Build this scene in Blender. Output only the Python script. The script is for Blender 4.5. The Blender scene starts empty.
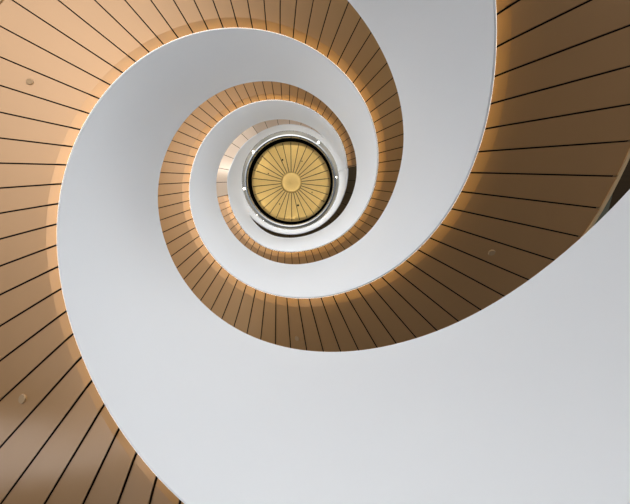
import bpy, bmesh, math, random
from math import sin, cos, pi, atan2, hypot
from mathutils import Matrix, Vector
C = bpy.context.scene.collection
S = 1.5                                   # radius of the stair well in metres
AX, AY = -0.169 * S, -0.0908 * S          # axis of the well seen from the camera at the origin

# ------------------------------------------------------------------ camera, world, light, exposure
TX, TY, FPX = -0.0455, -0.1928, 337.34
cx, sx, cy, sy = cos(TX), sin(TX), cos(TY), sin(TY)
right = Vector((cx, 0, sx))
z1 = Vector((-sx, 0, cx))
down = cy * Vector((0, 1, 0)) + sy * z1
fwd = -sy * Vector((0, 1, 0)) + cy * z1
cam_d = bpy.data.cameras.new('camera')
cam_d.sensor_width = 36.0
cam_d.lens = 36.0 * FPX / 630.0
cam_d.clip_start = 0.02
cam = bpy.data.objects.new('camera', cam_d)
C.objects.link(cam)
m = Matrix((right, -down, -fwd)).transposed().to_4x4()
cam.matrix_world = m
bpy.context.scene.camera = cam

DOME_FILL = 24
WIN = 0.85
DNL = 16
LOW, HIGH, UPPER = 0.048, 1.35, 2.12
SIDE0, SIDE1 = 0.2, 2.4
world = bpy.data.worlds.new('world')
bpy.context.scene.world = world
world.use_nodes = True
nt = world.node_tree
nt.nodes.clear()
def node(kind, **kw):
    n = nt.nodes.new(kind)
    for k_, v_ in kw.items(): setattr(n, k_, v_)
    return n
tc = node('ShaderNodeTexCoord')
# daylight: a broad bright side (windows) towards the upper left of the photo, dim elsewhere, soft light from above the horizon
dot = node('ShaderNodeVectorMath', operation='DOT_PRODUCT')
dot.inputs[1].default_value = Vector((-0.03, -0.88, -0.45)).normalized()
powr = node('ShaderNodeMath', operation='POWER'); powr.inputs[1].default_value = 6.5
lobe = node('ShaderNodeVectorMath', operation='MULTIPLY_ADD')
lobe.inputs[1].default_value = (HIGH, HIGH * 0.99, HIGH * 0.98)
lobe.inputs[2].default_value = (LOW * .95, LOW, LOW * 1.1)
mr = node('ShaderNodeMapRange')
mr.inputs['From Min'].default_value = -1; mr.inputs['From Max'].default_value = 1
sep = node('ShaderNodeSeparateXYZ')
up = node('ShaderNodeMapRange', interpolation_type='SMOOTHSTEP')
up.inputs['From Min'].default_value = -0.15; up.inputs['From Max'].default_value = 0.45
up.inputs['To Min'].default_value = 0.0; up.inputs['To Max'].default_value = UPPER
add = node('ShaderNodeVectorMath', operation='ADD')
tint = node('ShaderNodeVectorMath', operation='SCALE')
tint.inputs[0].default_value = (0.945, 1.0, 1.06)
bgn = node('ShaderNodeBackground'); bgn.inputs['Strength'].default_value = 1.0
wo = node('ShaderNodeOutputWorld')
nt.links.new(tc.outputs['Generated'], dot.inputs[0])
nt.links.new(dot.outputs['Value'], mr.inputs['Value'])
nt.links.new(mr.outputs['Result'], powr.inputs[0])
nt.links.new(powr.outputs[0], lobe.inputs[0])
nt.links.new(tc.outputs['Generated'], sep.inputs[0])
nt.links.new(sep.outputs['Z'], up.inputs['Value'])
dot2 = node('ShaderNodeVectorMath', operation='DOT_PRODUCT')
dot2.inputs[1].default_value = (-0.55, -0.83, 0.0)
side = node('ShaderNodeMapRange')
side.inputs['From Min'].default_value = -1; side.inputs['From Max'].default_value = 1
side.inputs['To Min'].default_value = SIDE0; side.inputs['To Max'].default_value = SIDE1
mul = node('ShaderNodeMath', operation='MULTIPLY')
nt.links.new(tc.outputs['Generated'], dot2.inputs[0])
nt.links.new(dot2.outputs['Value'], side.inputs['Value'])
nt.links.new(side.outputs['Result'], mul.inputs[0])
nt.links.new(up.outputs['Result'], mul.inputs[1])
nt.links.new(mul.outputs[0], tint.inputs['Scale'])
nt.links.new(lobe.outputs['Vector'], add.inputs[0])
nt.links.new(tint.outputs['Vector'], add.inputs[1])
nt.links.new(add.outputs['Vector'], bgn.inputs['Color'])
nt.links.new(bgn.outputs['Background'], wo.inputs['Surface'])

vs = bpy.context.scene.view_settings
vs.view_transform = 'Standard'; vs.look = 'None'; vs.gamma = 1.0
vs.use_curve_mapping = False
vs.exposure = 0.6

# ------------------------------------------------------------------ materials
def principled(name, col, rough=0.5, metal=0.0, spec=0.5, noise=0.0, nscale=(8, 8, 8), emit=None, estr=0.0, bump=0.0):
    mt = bpy.data.materials.new(name); mt.use_nodes = True
    n = mt.node_tree; b = n.nodes['Principled BSDF']
    b.inputs['Base Color'].default_value = (*col, 1)
    b.inputs['Roughness'].default_value = rough
    b.inputs['Metallic'].default_value = metal
    b.inputs['Specular IOR Level'].default_value = spec
    if emit:
        b.inputs['Emission Color'].default_value = (*emit, 1)
        b.inputs['Emission Strength'].default_value = estr
    if noise:
        t = n.nodes.new('ShaderNodeTexCoord'); mp = n.nodes.new('ShaderNodeMapping')
        mp.inputs['Scale'].default_value = nscale
        nz = n.nodes.new('ShaderNodeTexNoise'); nz.inputs['Scale'].default_value = 1.0
        nz.inputs['Detail'].default_value = 4
        r = n.nodes.new('ShaderNodeMapRange')
        r.inputs['To Min'].default_value = 1 - noise; r.inputs['To Max'].default_value = 1 + noise
        mx = n.nodes.new('ShaderNodeMix'); mx.data_type = 'RGBA'; mx.blend_type = 'MULTIPLY'
        mx.inputs['Factor'].default_value = 1.0
        mx.inputs['A'].default_value = (*col, 1)
        n.links.new(t.outputs['Object'], mp.inputs['Vector'])
        n.links.new(mp.outputs['Vector'], nz.inputs['Vector'])
        n.links.new(nz.outputs['Fac'], r.inputs['Value'])
        n.links.new(r.outputs['Result'], mx.inputs['B'])
        n.links.new(mx.outputs['Result'], b.inputs['Base Color'])
        if bump:
            bp = n.nodes.new('ShaderNodeBump'); bp.inputs['Strength'].default_value = bump
            bp.inputs['Distance'].default_value = 0.002
            n.links.new(nz.outputs['Fac'], bp.inputs['Height'])
            n.links.new(bp.outputs['Normal'], b.inputs['Normal'])
    return mt

M = {}
M['white'] = principled('white_plaster', (0.80, 0.805, 0.81), 0.42, 0, 0.4, 0.015, (1.2, 1.2, 1.2))
M['bronze'] = principled('bronze_panel', (0.57, 0.30, 0.11), 0.34, 0.45, 0.5, 0.04, (3, 3, 3))
bb = M['bronze'].node_tree.nodes['Principled BSDF']
bb.inputs['Coat Weight'].default_value = 1.0
bb.inputs['Coat Roughness'].default_value = 0.22
bb.inputs['Coat IOR'].default_value = 1.65
M['joint'] = principled('dark_joint', (0.012, 0.009, 0.006), 0.9, 0, 0.1)
M['trim'] = principled('bronze_trim', (0.78, 0.55, 0.30), 0.4, 0.2)
M['landing'] = principled('champagne_panel_lit', (0.64, 0.50, 0.38), 0.40, 0.6, 0.5, 0.03, (3, 3, 3))  # lit copy of the landing panels, brightness put into the colour
M['landing_shaded'] = principled('landing_panel_shaded', (0.13, 0.085, 0.035), 0.45, 0.4)  # shaded copy of the landing panels, shade put into the colour
M['led'] = principled('warm_led', (1, 0.7, 0.4), 0.5, 0, 0.5, emit=(1.0, 0.82, 0.36), estr=10.0)
M['edge_glow'] = principled('edge_glow', (1, 0.95, 0.88), 0.5, 0, 0.5, emit=(1.0, 0.90, 0.80), estr=1.9)
M['window_glow'] = principled('daylit_glass', (0.9, 0.95, 1.0), 0.2, emit=(0.95, 0.98, 1.0), estr=WIN)
M['stone'] = principled('dark_stone', (0.06, 0.058, 0.055), 0.5, 0, 0.4, 0.06, (2, 2, 2))
M['tread'] = principled('dark_oak_tread', (0.07, 0.048, 0.03), 0.5, 0, 0.4, 0.1, (4, 12, 4))
M['ceiling'] = principled('ceiling_plaster', (0.46, 0.44, 0.39), 0.5)
M['black'] = principled('black_reveal', (0.003, 0.003, 0.003), 0.9, 0, 0.0)
M['gold'] = principled('gold_leaf_panel', (0.78, 0.56, 0.22), 0.38, 0.55, 0.5, 0.08, (5, 5, 5))
M['goldline'] = principled('dark_gold_seam', (0.05, 0.03, 0.01), 0.6)
M['steel'] = principled('polished_steel', (0.58, 0.58, 0.57), 0.14, 1.0)
M['spot'] = principled('spot_glow', (1, 1, 1), 0.5, emit=(1, 0.93, 0.8), estr=14.0)
M['brown_wood'] = principled('dark_brown_boards', (0.04, 0.024, 0.010), 0.6, 0, 0.15, 0.25, (2, 30, 2))
M['grey_green'] = principled('grey_green_paint', (0.10, 0.10, 0.07), 0.6)
M['cap'] = principled('brown_cap', (0.52, 0.33, 0.17), 0.5, 0.3)
M['capring'] = principled('dark_cap_edge', (0.05, 0.035, 0.02), 0.6)

# ------------------------------------------------------------------ helpers
def obj(name, bm, mat, parent=None, smooth=True, angle=35, recalc=False):
    me = bpy.data.meshes.new(name)
    if recalc:
        bmesh.ops.recalc_face_normals(bm, faces=bm.faces[:])
    bm.to_mesh(me); bm.free()
    if smooth:
        me.shade_smooth()
        try:
            me.set_sharp_from_angle(angle=math.radians(angle))
        except Exception:
            pass
    o = bpy.data.objects.new(name, me)
    me.materials.append(M[mat])
    C.objects.link(o)
    if parent is not None:
        o.parent = parent
        o.matrix_parent_inverse = parent.matrix_world.inverted()
    return o

def tag(o, label=None, cat=None, group=None, kind=None):
    if label: o['label'] = label
    if cat: o['category'] = cat
    if group: o['group'] = group
    if kind: o['kind'] = kind
    return o

def empty(name, loc=(0, 0, 0)):
    o = bpy.data.objects.new(name, None); C.objects.link(o)
    o.empty_display_size = 0.1
    o.location = loc
    o.matrix_world = Matrix.Translation(loc)
    return o

def grid_bm(rows, closed=False, bm=None):
    """rows: list of equally long point lists -> quad sheet (closed joins the last column to the first)."""
    bm = bm or bmesh.new()
    vv = [[bm.verts.new(p) for p in r] for r in rows]
    n = len(rows[0])
    for a, b in zip(vv[:-1], vv[1:]):
        for i in range(n if closed else n - 1):
            j = (i + 1) % n
            bm.faces.new((a[i], a[j], b[j], b[i]))
    if closed:
        bm.faces.new(vv[0][::-1]); bm.faces.new(vv[-1])
    return bm

def W(r, ph, z):            # cylinder coordinates about the well axis, in well radii -> metres
    return Vector((AX + S * r * cos(ph), AY + S * r * sin(ph), S * z))

def catmull(tab, k, col):
    t0 = tab[0][0]; st = tab[1][0] - tab[0][0]; n = len(tab)
    x = (k - t0) / st
    i = int(math.floor(x)); i = max(0, min(n - 2, i)); t = x - i
    g = lambda j: tab[max(0, min(n - 1, j))][col]
    if t < 0 or t > 1:
        return g(i) + (g(i + 1) - g(i)) * t
    a, b, c, d = g(i - 1), g(i), g(i + 1), g(i + 2)
    if i == 0: a = 2 * b - c
    if i == n - 2: d = 2 * c - b
    return .5 * (2 * b + (c - a) * t + (2 * a - 5 * b + 4 * c - d) * t * t + (3 * b - a - 3 * c + d) * t ** 3)

DPH = 0.0928527            # turn per soffit panel
ARMS = {'A': (1.7697, [(-30, -0.909, 1.0078, 1.012), (-27, -0.734, 1.0078, 1.012), (-24, -0.558, 1.0078, 1.012), (-21, -0.382, 1.0078, 1.012), (-18, -0.207, 1.0078, 1.015), (-15, -0.031, 1.0078, 1.031), (-12, 0.145, 1.0078, 1.053), (-9, 0.321, 1.0078, 1.077), (-6, 0.496, 1.0078, 1.094), (-3, 0.672, 1.0079, 1.103), (0, 0.852, 1.0094, 1.111), (3, 1.06, 1.0179, 1.115), (6, 1.283, 1.0301, 1.124), (9, 1.496, 1.04, 1.14), (12, 1.697, 1.0465, 1.144), (15, 1.888, 1.0504, 1.148), (18, 2.07, 1.0516, 1.158), (21, 2.241, 1.0502, 1.166), (24, 2.406, 1.047, 1.166), (27, 2.568, 1.0434, 1.161), (30, 2.727, 1.0391, 1.154), (33, 2.88, 1.0332, 1.154), (36, 3.018, 1.0247, 1.188), (39, 3.148, 1.0144, 1.227), (42, 3.292, 1.0055, 1.22), (45, 3.459, 0.999, 1.185), (48, 3.641, 0.9944, 1.17), (51, 3.826, 0.9922, 1.187), (54, 4.014, 0.9925, 1.212), (57, 4.192, 0.9872, 1.24), (60, 4.365, 0.9789, 1.225), (63, 4.537, 0.9822, 1.178), (66, 4.709, 1.0007, 1.139), (69, 4.881, 1.0207, 1.094), (72, 5.053, 1.0133, 1.044), (75, 5.226, 0.9954, 1.039), (78, 5.398, 0.9878, 1.041), (81, 5.57, 0.9817, 1.041)]),
        'B': (-0.5333, [(-30, -0.454, 1.01, 1.078), (-27, -0.278, 1.01, 1.078), (-24, -0.102, 1.01, 1.078), (-21, 0.074, 1.01, 1.078), (-18, 0.249, 1.01, 1.078), (-15, 0.425, 1.01, 1.078), (-12, 0.601, 1.01, 1.079), (-9, 0.776, 1.01, 1.08), (-6, 0.952, 1.01, 1.087), (-3, 1.128, 1.0099, 1.102), (0, 1.302, 1.0085, 1.114), (3, 1.469, 1.001, 1.12), (6, 1.632, 0.9894, 1.133), (9, 1.799, 0.9776, 1.117), (12, 1.973, 0.9659, 1.083), (15, 2.148, 0.9556, 1.093), (18, 2.321, 0.9495, 1.076), (21, 2.489, 0.9479, 1.046), (24, 2.663, 0.9494, 1.041), (27, 2.853, 0.9535, 1.051), (30, 3.056, 0.96, 1.056), (33, 3.259, 0.966, 1.072), (36, 3.454, 0.9692, 1.072), (39, 3.643, 0.9706, 1.044), (42, 3.827, 0.9719, 1.036), (45, 4.003, 0.9735, 1.054), (48, 4.174, 0.9754, 1.073), (51, 4.344, 0.9784, 1.079), (54, 4.515, 0.9829, 1.108), (57, 4.685, 0.9874, 1.124), (60, 4.859, 0.9903, 1.117), (63, 5.035, 0.9915, 1.104), (66, 5.219, 0.9895, 1.102), (69, 5.479, 0.9794, 1.101)])}
SL = -0.036                # soffit falls slightly outwards
RO = 1.712                 # outer radius of the flights
ZF = -0.56                 # floor level (well radii)
ZP = 6.90                  # top of the gallery parapet
ZC = 8.0                   # gallery ceiling
TH = 0.055                 # balustrade thickness
LIP = 0.013
PO = 0.055

class Arm:
    def __init__(s, key): s.ph0, s.tab = ARMS[key]
    def ph(s, k): return s.ph0 + DPH * k
    def z(s, k): return catmull(s.tab, k, 1)
    def r(s, k): return catmull(s.tab, k, 2) - LIP * 0.5
    def r2(s, k): return catmull(s.tab, k, 2) * 0.975
    def top(s, k): return min(s.z(k) + catmull(s.tab, k, 3), ZP + 0.0)

def solid_rows(profile, ks, arm):
    return [[W(r, arm.ph(k), z) for r, z in profile(k)] for k in ks]

def frange(a, b, n): return [a + (b - a) * i / (n - 1) for i in range(n)]

# ------------------------------------------------------------------ setting: floor, storey ceiling
def disc_ring(r0, r1, z0, z1, n=96, ph0=0.0, ph1=2 * pi, cxy=None):
    full = abs(ph1 - ph0 - 2 * pi) < 1e-6
    rows = []
    for i in range(n + 1):
        p = ph0 + (ph1 - ph0) * i / n
        rows.append([W(r0, p, z0), W(r1, p, z0), W(r1, p, z1), W(r0, p, z1)])
    bm = grid_bm(rows, closed=True)
    if full:
        bmesh.ops.remove_doubles(bm, verts=bm.verts[:], dist=1e-5)
        bm.faces.ensure_lookup_table()
        bmesh.ops.delete(bm, geom=[f for f in bm.faces if len(f.verts) == 4 and
                         all(abs(hypot(v.co.x - AX, v.co.y - AY)) > 0 and abs(atan2(v.co.y - AY, v.co.x - AX) - atan2(sin(ph0), cos(ph0))) < 1e-4 for v in f.verts)], context='FACES')
    bmesh.ops.recalc_face_normals(bm, faces=bm.faces[:])
    return bm

bm = bmesh.new()
bmesh.ops.create_circle(bm, cap_ends=True, segments=96, radius=S * 2.2, matrix=Matrix.Translation((AX, AY, S * ZF)))
r = bmesh.ops.extrude_face_region(bm, geom=bm.faces[:])
bmesh.ops.translate(bm, vec=(0, 0, -0.15), verts=[v for v in r['geom'] if isinstance(v, bmesh.types.BMVert)])
tag(obj('floor', bm, 'stone', recalc=True), kind='structure')

# storey ceiling beyond the outer edge of the stair, seen in the wedge at the right
tag(obj('ceiling', disc_ring(2.272, 3.6, 2.2, 2.32), 'brown_wood'), kind='structure')
tag(obj('trim_1', disc_ring(1.92, 2.27, 2.2, 2.32), 'grey_green'), kind='structure')

# a piece of the outer wall at the left with a daylit window, mirrored in the lacquered soffit
def box(bm, x0, x1, y0, y1, z0, z1):
    vv = [bm.verts.new((S * x, S * y, S * z)) for x in (x0, x1) for y in (y0, y1) for z in (z0, z1)]
    for f in ((0, 1, 3, 2), (4, 6, 7, 5), (0, 4, 5, 1), (2, 3, 7, 6), (0, 2, 6, 4), (1, 5, 7, 3)):
        bm.faces.new([vv[i] for i in f])
    return bm
XW = -4.4
bm = bmesh.new()
for a in ((XW - .1, XW, .8, 1.2, ZF, 1.0), (XW - .1, XW, 2.2, 2.6, ZF, 1.0), (XW - .1, XW, 1.2, 2.2, ZF, 0.0), (XW - .1, XW, 1.2, 2.2, .5, 1.0)):
    box(bm, *a)
tag(obj('wall_left', bm, 'brown_wood', recalc=True, smooth=False), kind='structure')
bm = bmesh.new()
box(bm, XW - .06, XW - .05, 1.2, 2.2, 0.0, .5)
win = tag(obj('window_1', bm, 'window_glow', recalc=True, smooth=False), kind='structure')
bm = bmesh.new()
for a in ((XW - .05, XW - .02, 1.2, 2.2, 0.0, .03), (XW - .05, XW - .02, 1.2, 2.2, .47, .5), (XW - .05, XW - .02, 1.2, 1.23, .03, .47), (XW - .05, XW - .02, 2.17, 2.2, .03, .47), (XW - .05, XW - .02, 1.2, 2.2, .27, .30)):
    box(bm, *a)
obj('window_frame', bm, 'joint', win, recalc=True, smooth=False)

# ------------------------------------------------------------------ the two flights
def build_flight(key, k0, k1, label, ksof):
    arm = Arm(key)
    root = empty('spiral_staircase', W(1.0, arm.ph(k0), ZF))
    tag(root, label, 'staircase', 'the two winding flights')
    # --- balustrade: a thick white ribbon, rolled slightly inwards at the top
    def prof(k):
        r, r2, zb, zt = arm.r(k), arm.r2(k), arm.z(k), arm.top(k)
        zb = max(zb, ZF)
        p = []
        n = 7
        p.append((r + LIP, zb + .008)); p.append((r + 0.003, zb))
        for i in range(n):
            t = i / (n - 1)
            rr = r + (r2 - r) * t
            zz = zb + 0.004 + (zt - 0.006 - zb - 0.004) * t
            p.append((rr, zz))
        p.append((r2 + 0.004, zt)); p.append((r2 + TH - 0.004, zt))
        p.append((r2 + TH, zt - 0.005))
        p.append((r + TH, zb + 0.11)); p.append((r + LIP, zb + 0.11))
        return p
    ks = frange(k0, k1, int((k1 - k0) * 2) + 1)
    obj('balustrade', grid_bm(solid_rows(prof, ks, arm), closed=True), 'white', root, recalc=True)
    # --- soffit panels with open joints between them
    GAP = 0.0030
    bm = bmesh.new(); fold = bmesh.new()
    FW, FH = LIP + 0.088, 0.015
    kk = ksof
    i = math.ceil(kk)
    while i < k1 - 0.01:
        a, b = i, min(i + 1, k1)
        zc = arm.z(a)
        rows_t = []
        for k, sgn in ((a, 1), ((a + b) / 2, 0), (b, -1)):
            r0, z0, ph = arm.r(k), arm.z(k) + PO, arm.ph(k)
            row = []
            ra = [r0 + FW] + frange(r0 + FW + (RO - r0 - FW) / 5, RO, 5)
            for rr in ra:
                row.append(W(rr, ph + sgn * GAP / rr * 1.3, z0 + SL * (rr - r0)))
            for rr in reversed(ra):
                row.append(W(rr, ph + sgn * GAP / rr * 1.3, z0 + SL * (rr - r0) + 0.013))
            rows_t.append(row)
        grid_bm(rows_t, closed=True, bm=bm)
        rows_t = []
        for k, sgn in ((a, 1), ((a + b) / 2, 0), (b, -1)):
            r0, z0, ph = arm.r(k), arm.z(k) + PO, arm.ph(k)
            za = z0 + FH
            zb = z0 + SL * FW
            ri = r0 + LIP + 0.020
            row = [W(ri, ph + sgn * GAP * 1.3, za), W(r0 + FW, ph + sgn * GAP * 1.3, zb),
                   W(r0 + FW, ph + sgn * GAP * 1.3, zb + 0.012), W(ri, ph + sgn * GAP * 1.3, za + 0.012)]
            rows_t.append(row)
        grid_bm(rows_t, closed=True, bm=fold)
        i += 1
    obj('soffit', bm, 'bronze', root, recalc=True)
    tag(obj('soffit_edge_strip', fold, 'bronze', root, recalc=True), 'narrow upturned bronze strip along the inner edge')
    # --- dark carcass closing the joints, fascia, outer trim, treads
    ks2 = frange(ksof, k1, int((k1 - ksof) * 2) + 1)
    def prof2(k):
        r, z = arm.r(k), arm.z(k) + PO
        return [(r + LIP + .008, z + .034), (r + FW, z + .018), (RO - .004, z + .018 + SL * (RO - r)), (RO - .004, z + .10), (r + LIP + .008, z + .10)]
    obj('carcass', grid_bm(solid_rows(prof2, ks2, arm), closed=True), 'joint', root, recalc=True)
    def prof3(k):
        r, z = arm.r(k), arm.z(k) + PO + SL * (RO - arm.r(k))
        return [(RO + .001, z - .006), (RO + .020, z - .004), (RO + .020, z + .20), (RO + .001, z + .20)]
    obj('outer_trim', grid_bm(solid_rows(prof3, ks2, arm), closed=True), 'trim', root, recalc=True)
    # LED tape behind the lip
    def prof4(k):
        r, z = arm.r(k), arm.z(k)
        return [(r + LIP + .0003, z + .018), (r + LIP + .0018, z + .018), (r + LIP + .0018, z + .026), (r + LIP + .0003, z + .026)]
    tag(obj('light_strip', grid_bm(solid_rows(prof4, ks2, arm), closed=True), 'led', root, recalc=True), 'warm glowing light strip under the balustrade')
    def prof5(k):
        r, z = arm.r(k), arm.z(k)
        return [(r + LIP + .0002, z + .0085), (r + LIP + .0010, z + .0085), (r + LIP + .0010, z + .0125), (r + LIP + .0002, z + .0125)]
    tag(obj('edge_light', grid_bm(solid_rows(prof5, ks2, arm), closed=True), 'edge_glow', root, recalc=True), 'thin pale glowing line along the foot of the balustrade')
    # steps on top
    bm = bmesh.new()
    k = math.ceil(ksof)
    while k < k1 - 2:
        z0, z1 = arm.z(k) + 0.101, arm.z(k + 2) + 0.101
        rows_t = []
        for q in (k, k + 1, k + 2):
            r0, ph = arm.r(q) + TH + 0.004, arm.ph(q)
            zb = arm.z(q) + 0.101
            rows_t.append([W(r0, ph, zb), W(RO, ph, zb), W(RO, ph, z1 + 0.02), W(r0, ph, z1 + 0.02)])
        grid_bm(rows_t, closed=True, bm=bm)
        k += 2
    obj('steps', bm, 'tread', root, recalc=True, smooth=False)
    return root, arm

RO = 1.80
rootA, armA = build_flight('A', -24, 80, 'bronze-soffited white spiral flight sweeping down the left side of the photo', -19.0)
RO = 1.757
rootB, armB = build_flight('B', -31.5, 71.2, 'bronze-soffited white spiral flight sweeping down the right side of the photo', -26.0)

# ------------------------------------------------------------------ gallery at the head of the flights
gal = empty('gallery', W(0.98, 0, 6.0))
tag(gal, 'round top landing gallery with white parapet under the golden ceiling', 'gallery')
RG = 0.98
def gz(ph):                 # underside of the gallery along the well edge, phi from 0 (right) clockwise
    p = ph % (2 * pi)
    def lerp(t, pts):
        for (a, za), (b, zb) in zip(pts[:-1], pts[1:]):
            if t <= b: 
                u = (t - a) / (b - a); u = u * u * (3 - 2 * u) if False else u
                return za + (zb - za) * u
        return pts[-1][1]
    if p > 2 * pi - 0.21: return 5.66 + 0.19 * (p - 2 * pi + 0.21) / 0.21
    if p < pi - 0.23:
        return lerp(p, [(0, 5.85), (0.3, 6.08), (0.7, 6.22), (1.2, 6.32), (1.8, 6.36), (pi, 6.36)])
    return lerp(p, [(pi - 0.23, 5.512), (pi + 0.1, 5.66), (pi + 0.3, 5.86), (pi + 0.6, 6.04), (pi + 0.95, 6.28), (pi + 1.2, 6.34), (2 * pi, 6.34)])

def ring_part(name, mat, pa, pb, profile, n, step=None):
    rows = []
    for i in range(n + 1):
        p = pa + (pb - pa) * i / n
        rows.append([W(r, p, z) for r, z in profile(p)])
    return obj(name, grid_bm(rows, closed=True), mat, gal, recalc=True)

def par(p):
    z = gz(p)
    return [(RG + LIP, z), (RG, z + .003), (RG - .012, ZP - .02), (RG - .006, ZP), (RG + TH - .01, ZP), (RG + TH, ZP - .01), (RG + TH, z + .12), (RG + LIP, z + .12)]
ring_part('parapet', 'white', pi - 0.227, 2 * pi - 0.22, par, 150)
ring_part('parapet', 'white', -0.2, pi - 0.18, par, 150)

def landing(name, mat, pa, pb, step, lab):
    bm = bmesh.new(); p = pa; g = 0.0035
    while p < pb - 0.01:
        q = min(p + step, pb)
        rows = []
        for j in range(5):
            ph = p + (q - p) * j / 4
            sgn = 1 if j == 0 else (-1 if j == 4 else 0)
            rr = frange(RG + LIP + .003, RO, 5)
            rows.append([W(r, ph + sgn * g, gz(ph) + PO) for r in rr] + [W(r, ph + sgn * g, gz(ph) + PO + .015) for r in rr[::-1]])
        grid_bm(rows, closed=True, bm=bm); p = q
    tag(obj(name, bm, mat, gal, recalc=True), lab)
landing('landing_soffit', 'landing', pi - 0.227, 2 * pi - 0.62, 0.2, 'pale champagne soffit panels, lit copy of the landing material')
landing('landing_soffit', 'landing_shaded', -0.205, pi - 0.35, 0.2, 'landing soffit panels with shade painted into their colour')
ring_part('slab', 'joint', pi - 0.227, 2 * pi - 0.62, lambda p: [(RG + LIP + .004, gz(p) + .02 + PO), (RO, gz(p) + .02 + PO), (RO, gz(p) + .12), (RG + LIP + .004, gz(p) + .12)], 100)
ring_part('slab', 'joint', -0.205, pi - 0.35, lambda p: [(RG + LIP + .004, gz(p) + .02 + PO), (RO, gz(p) + .02 + PO), (RO, gz(p) + .12), (RG + LIP + .004, gz(p) + .12)], 100)

def torus_bm(R, r, z, n=128, mseg=12, cxy=None):
    bm = bmesh.new()
    ox, oy = cxy or (AX, AY)
    vv = []
    for i in range(n):
        a = 2 * pi * i / n
        vv.append([bm.verts.new((ox + (R + r * cos(b)) * cos(a), oy + (R + r * cos(b)) * sin(a), z + r * sin(b))) for b in [2 * pi * j / mseg for j in range(mseg)]])
    for i in range(n):
        A_, B_ = vv[i], vv[(i + 1) % n]
        for j in range(mseg):
            bm.faces.new((A_[j], B_[j], B_[(j + 1) % mseg], A_[(j + 1) % mseg]))
    return bm

# ------------------------------------------------------------------ gallery ceiling and golden dome
DC = (-0.200 * S, -0.088 * S)
def lathe(profile, n=128, c=DC, bm=None, closed=True):
    bm = bm or bmesh.new()
    vv = []
    for i in range(n):
        a = 2 * pi * i / n
        vv.append([bm.verts.new((c[0] + S * r * cos(a), c[1] + S * r * sin(a), S * z)) for r, z in profile])
    m_ = len(profile)
    for i in range(n):
        A_, B_ = vv[i], vv[(i + 1) % n]
        for j in range(m_ if closed else m_ - 1):
            bm.faces.new((A_[j], B_[j], B_[(j + 1) % m_], A_[(j + 1) % m_]))
    return bm
tag(obj('ceiling_gallery', lathe([(0.985, ZC), (2.3, ZC), (2.3, ZC + .8), (0.985, ZC + .8)]), 'ceiling', recalc=True), kind='structure')
dome = empty('ceiling_medallion', (DC[0], DC[1], S * 8.6))
tag(dome, 'round golden ceiling medallion of radial panels at the top of the well', 'ceiling medallion')
obj('black_surround', lathe([(0.979, 8.02), (0.9845, 8.02), (0.9845, 8.66), (0.979, 8.66)]), 'black', dome, recalc=True)
obj('backing', lathe([(0.0001, 8.62), (0.977, 8.62), (0.977, 8.66), (0.0001, 8.66)]), 'goldline', dome, recalc=True)
RD = 0.962
for i in range(30):
    a0, a1 = 2 * pi * i / 30 - pi / 2, 2 * pi * (i + 1) / 30 - pi / 2
    rows = []
    for j in range(4):
        t = j / 3; a = a0 + (a1 - a0) * t
        row = []
        for rr in frange(0.25, RD, 4):
            off = (0.0095 / rr) * (1 - 2 * t) * .9
            row.append(Vector((DC[0] + S * rr * cos(a + off), DC[1] + S * rr * sin(a + off), S * (8.60 + 0.02 * (1 - rr)))))
        rows.append(row + [v + Vector((0, 0, .02)) for v in row[::-1]])
    obj('radial_panel', grid_bm(rows, closed=True), 'gold', dome, recalc=True)
prof = [(0.0001, 8.575)] + [(0.258 * sin(t), 8.612 - 0.045 * cos(t)) for t in frange(0.15, pi / 2, 9)] + [(0.258, 8.63), (0.0001, 8.63)]
obj('centre_disc', lathe(prof), 'gold', dome, recalc=True)
obj('rim', torus_bm(S * 0.969, S * 0.009, S * 8.6, cxy=DC), 'gold', dome)

obj('steel_collar', lathe([(0.987, 7.985), (0.995, 7.93), (1.02, 7.905), (1.05, 7.93), (1.055, 7.99)]), 'steel', dome, recalc=True)

# unseen fill spots added behind the parapet to brighten the golden dome
for i in range(6):
    a = 2 * pi * (i + .5) / 6
    l = bpy.data.lights.new('dome_fill_spot', 'SPOT'); l.energy = DOME_FILL; l.spot_size = 1.0; l.spot_blend = 0.6
    l.color = (1, 0.86, 0.62); l.shadow_soft_size = 0.06
    o = bpy.data.objects.new('dome_fill_spot', l); C.objects.link(o)
    p0 = W(1.16, a, 6.75); o.location = p0
    tgt = Vector((DC[0] + S * .35 * cos(a), DC[1] + S * .35 * sin(a), S * 8.6))
    o.rotation_euler = (tgt - p0).to_track_quat('-Z', 'Y').to_euler()

# ------------------------------------------------------------------ handrail
obj('handrail', torus_bm(S * (RG - .004), S * 0.012, S * (ZP + .035)), 'steel', gal)

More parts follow.
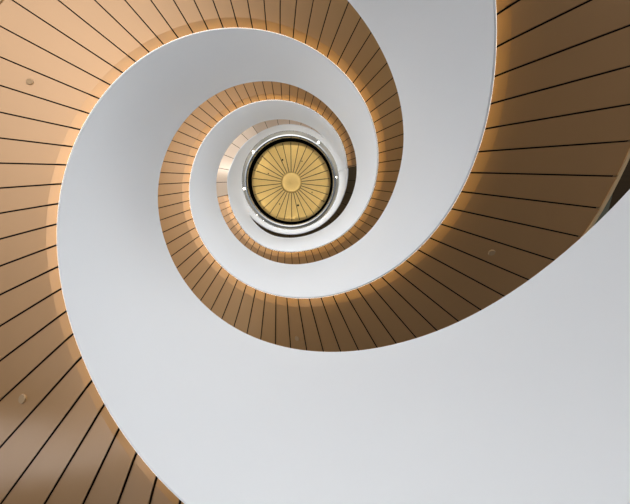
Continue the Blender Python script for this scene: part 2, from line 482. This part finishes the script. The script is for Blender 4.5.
# ------------------------------------------------------------------ downlights, spots
def cyl(bm, c, r0, r1, z0, z1, n=24):
    a = [bm.verts.new((c[0] + r0 * cos(2 * pi * i / n), c[1] + r0 * sin(2 * pi * i / n), z0)) for i in range(n)]
    b = [bm.verts.new((c[0] + r1 * cos(2 * pi * i / n), c[1] + r1 * sin(2 * pi * i / n), z1)) for i in range(n)]
    for i in range(n):
        bm.faces.new((a[i], a[(i + 1) % n], b[(i + 1) % n], b[i]))
    bm.faces.new(a[::-1]); bm.faces.new(b)
    return bm
lamps = [((-1.036, -0.76), 'at the upper left of the ring'), ((-1.271, 0.058), 'at the far left of the ring'), ((-1.012, 0.673), 'at the lower left of the ring'),
         ((0.438, -0.974), 'at the upper right of the ring'), ((0.842, -0.204), 'at the far right of the ring')]
for (x, y), where in lamps:
    x *= S; y *= S; z = S * ZC
    t = empty('downlight', (x, y, z))
    tag(t, 'tiny bright downlight around the golden disc, ' + where, 'ceiling light', 'downlights around the golden disc')
    bm = bmesh.new(); cyl(bm, (x, y), .048, .052, z - .012, z - .001)
    obj('housing', bm, 'steel', t, recalc=True)
    bm = bmesh.new(); cyl(bm, (x, y), .03, .034, z - .018, z - .0125)
    obj('lens', bm, 'spot', t, recalc=True)
    l = bpy.data.lights.new('downlight_beam', 'SPOT'); l.energy = DNL; l.spot_size = 2.5; l.spot_blend = .3; l.color = (1, .95, .88); l.shadow_soft_size = .04
    lo = bpy.data.objects.new('downlight_beam', l); C.objects.link(lo); lo.location = (x, y, z - .08)
spots = [((-0.408, -0.635), .017, 'upper left, larger dark hole'), ((0.071, -0.603), .012, 'upper right, small dark dot'), ((-0.764, -0.306), .012, 'far left, small dark dot'),
         ((-0.038, 0.475), .022, 'bottom, largest dark hole'), ((0.317, 0.152), .012, 'right, small dark dot'), ((-0.503, 0.442), .012, 'lower left, small faint dot')]
for (x, y), r, where in spots:
    bm = bmesh.new(); rr = r * S
    zz = 8.60 + 0.02 * (1 - hypot(x - DC[0] / S, y - DC[1] / S))
    cyl(bm, (x * S, y * S), rr, rr * 1.2, S * zz - .02, S * zz - .002)
    tag(obj('recessed_spotlight', bm, 'black', recalc=True), 'dark recessed spotlight in the golden medallion, ' + where, 'spotlight', 'spotlights in the golden medallion')

# ------------------------------------------------------------------ round caps on the soffits
caps = [('A', 18.51, 1.402, 'pale round cap on the bright soffit panels at the upper left'),
        ('A', 6.47, 1.369, 'round cap on the brown soffit panels at the lower left edge'),
        ('B', 9.53, 1.328, 'round cap on the wide brown soffit at the right side'),
        ('B', 21.49, 1.287, 'tiny round cap on the soffit panels at the bottom of the second turn'),
        ('B', 33.71, 1.354, 'tiny round cap on the soffit panels at the left of the inner turn')]
for key, k, r, lab in caps:
    arm = Arm(key); z = arm.z(k) + SL * (r - arm.r(k))
    p0 = W(r, arm.ph(k), z); p0 = p0 * ((z + PO) / z)
    ph = atan2(p0.y - AY, p0.x - AX); r = hypot(p0.x - AX, p0.y - AY) / S
    k = k + ((ph - arm.ph(k) + pi) % (2 * pi) - pi) / DPH
    surf = lambda k_, r_: W(r_, arm.ph(k_), arm.z(k_) + PO + SL * (r_ - arm.r(k_)))
    # the panel is flat enough under a cap: take its own plane
    ka = math.floor(k); c = surf(k, r)
    nrm = (surf(ka + 1, r) - surf(ka, r)).cross(surf(k, r + .05) - surf(k, r)).normalized()
    if nrm.z > 0: nrm = -nrm
    rr = 0.030
    bm = bmesh.new(); cyl(bm, (0, 0), rr, rr * .90, 0.0004, 0.007, 32)
    o = obj('soffit_cap', bm, 'cap', recalc=True)
    o.matrix_world = Matrix.Translation(c) @ nrm.to_track_quat('Z', 'Y').to_matrix().to_4x4()
    tag(o, lab, 'ceiling cap', 'round caps on the soffits')
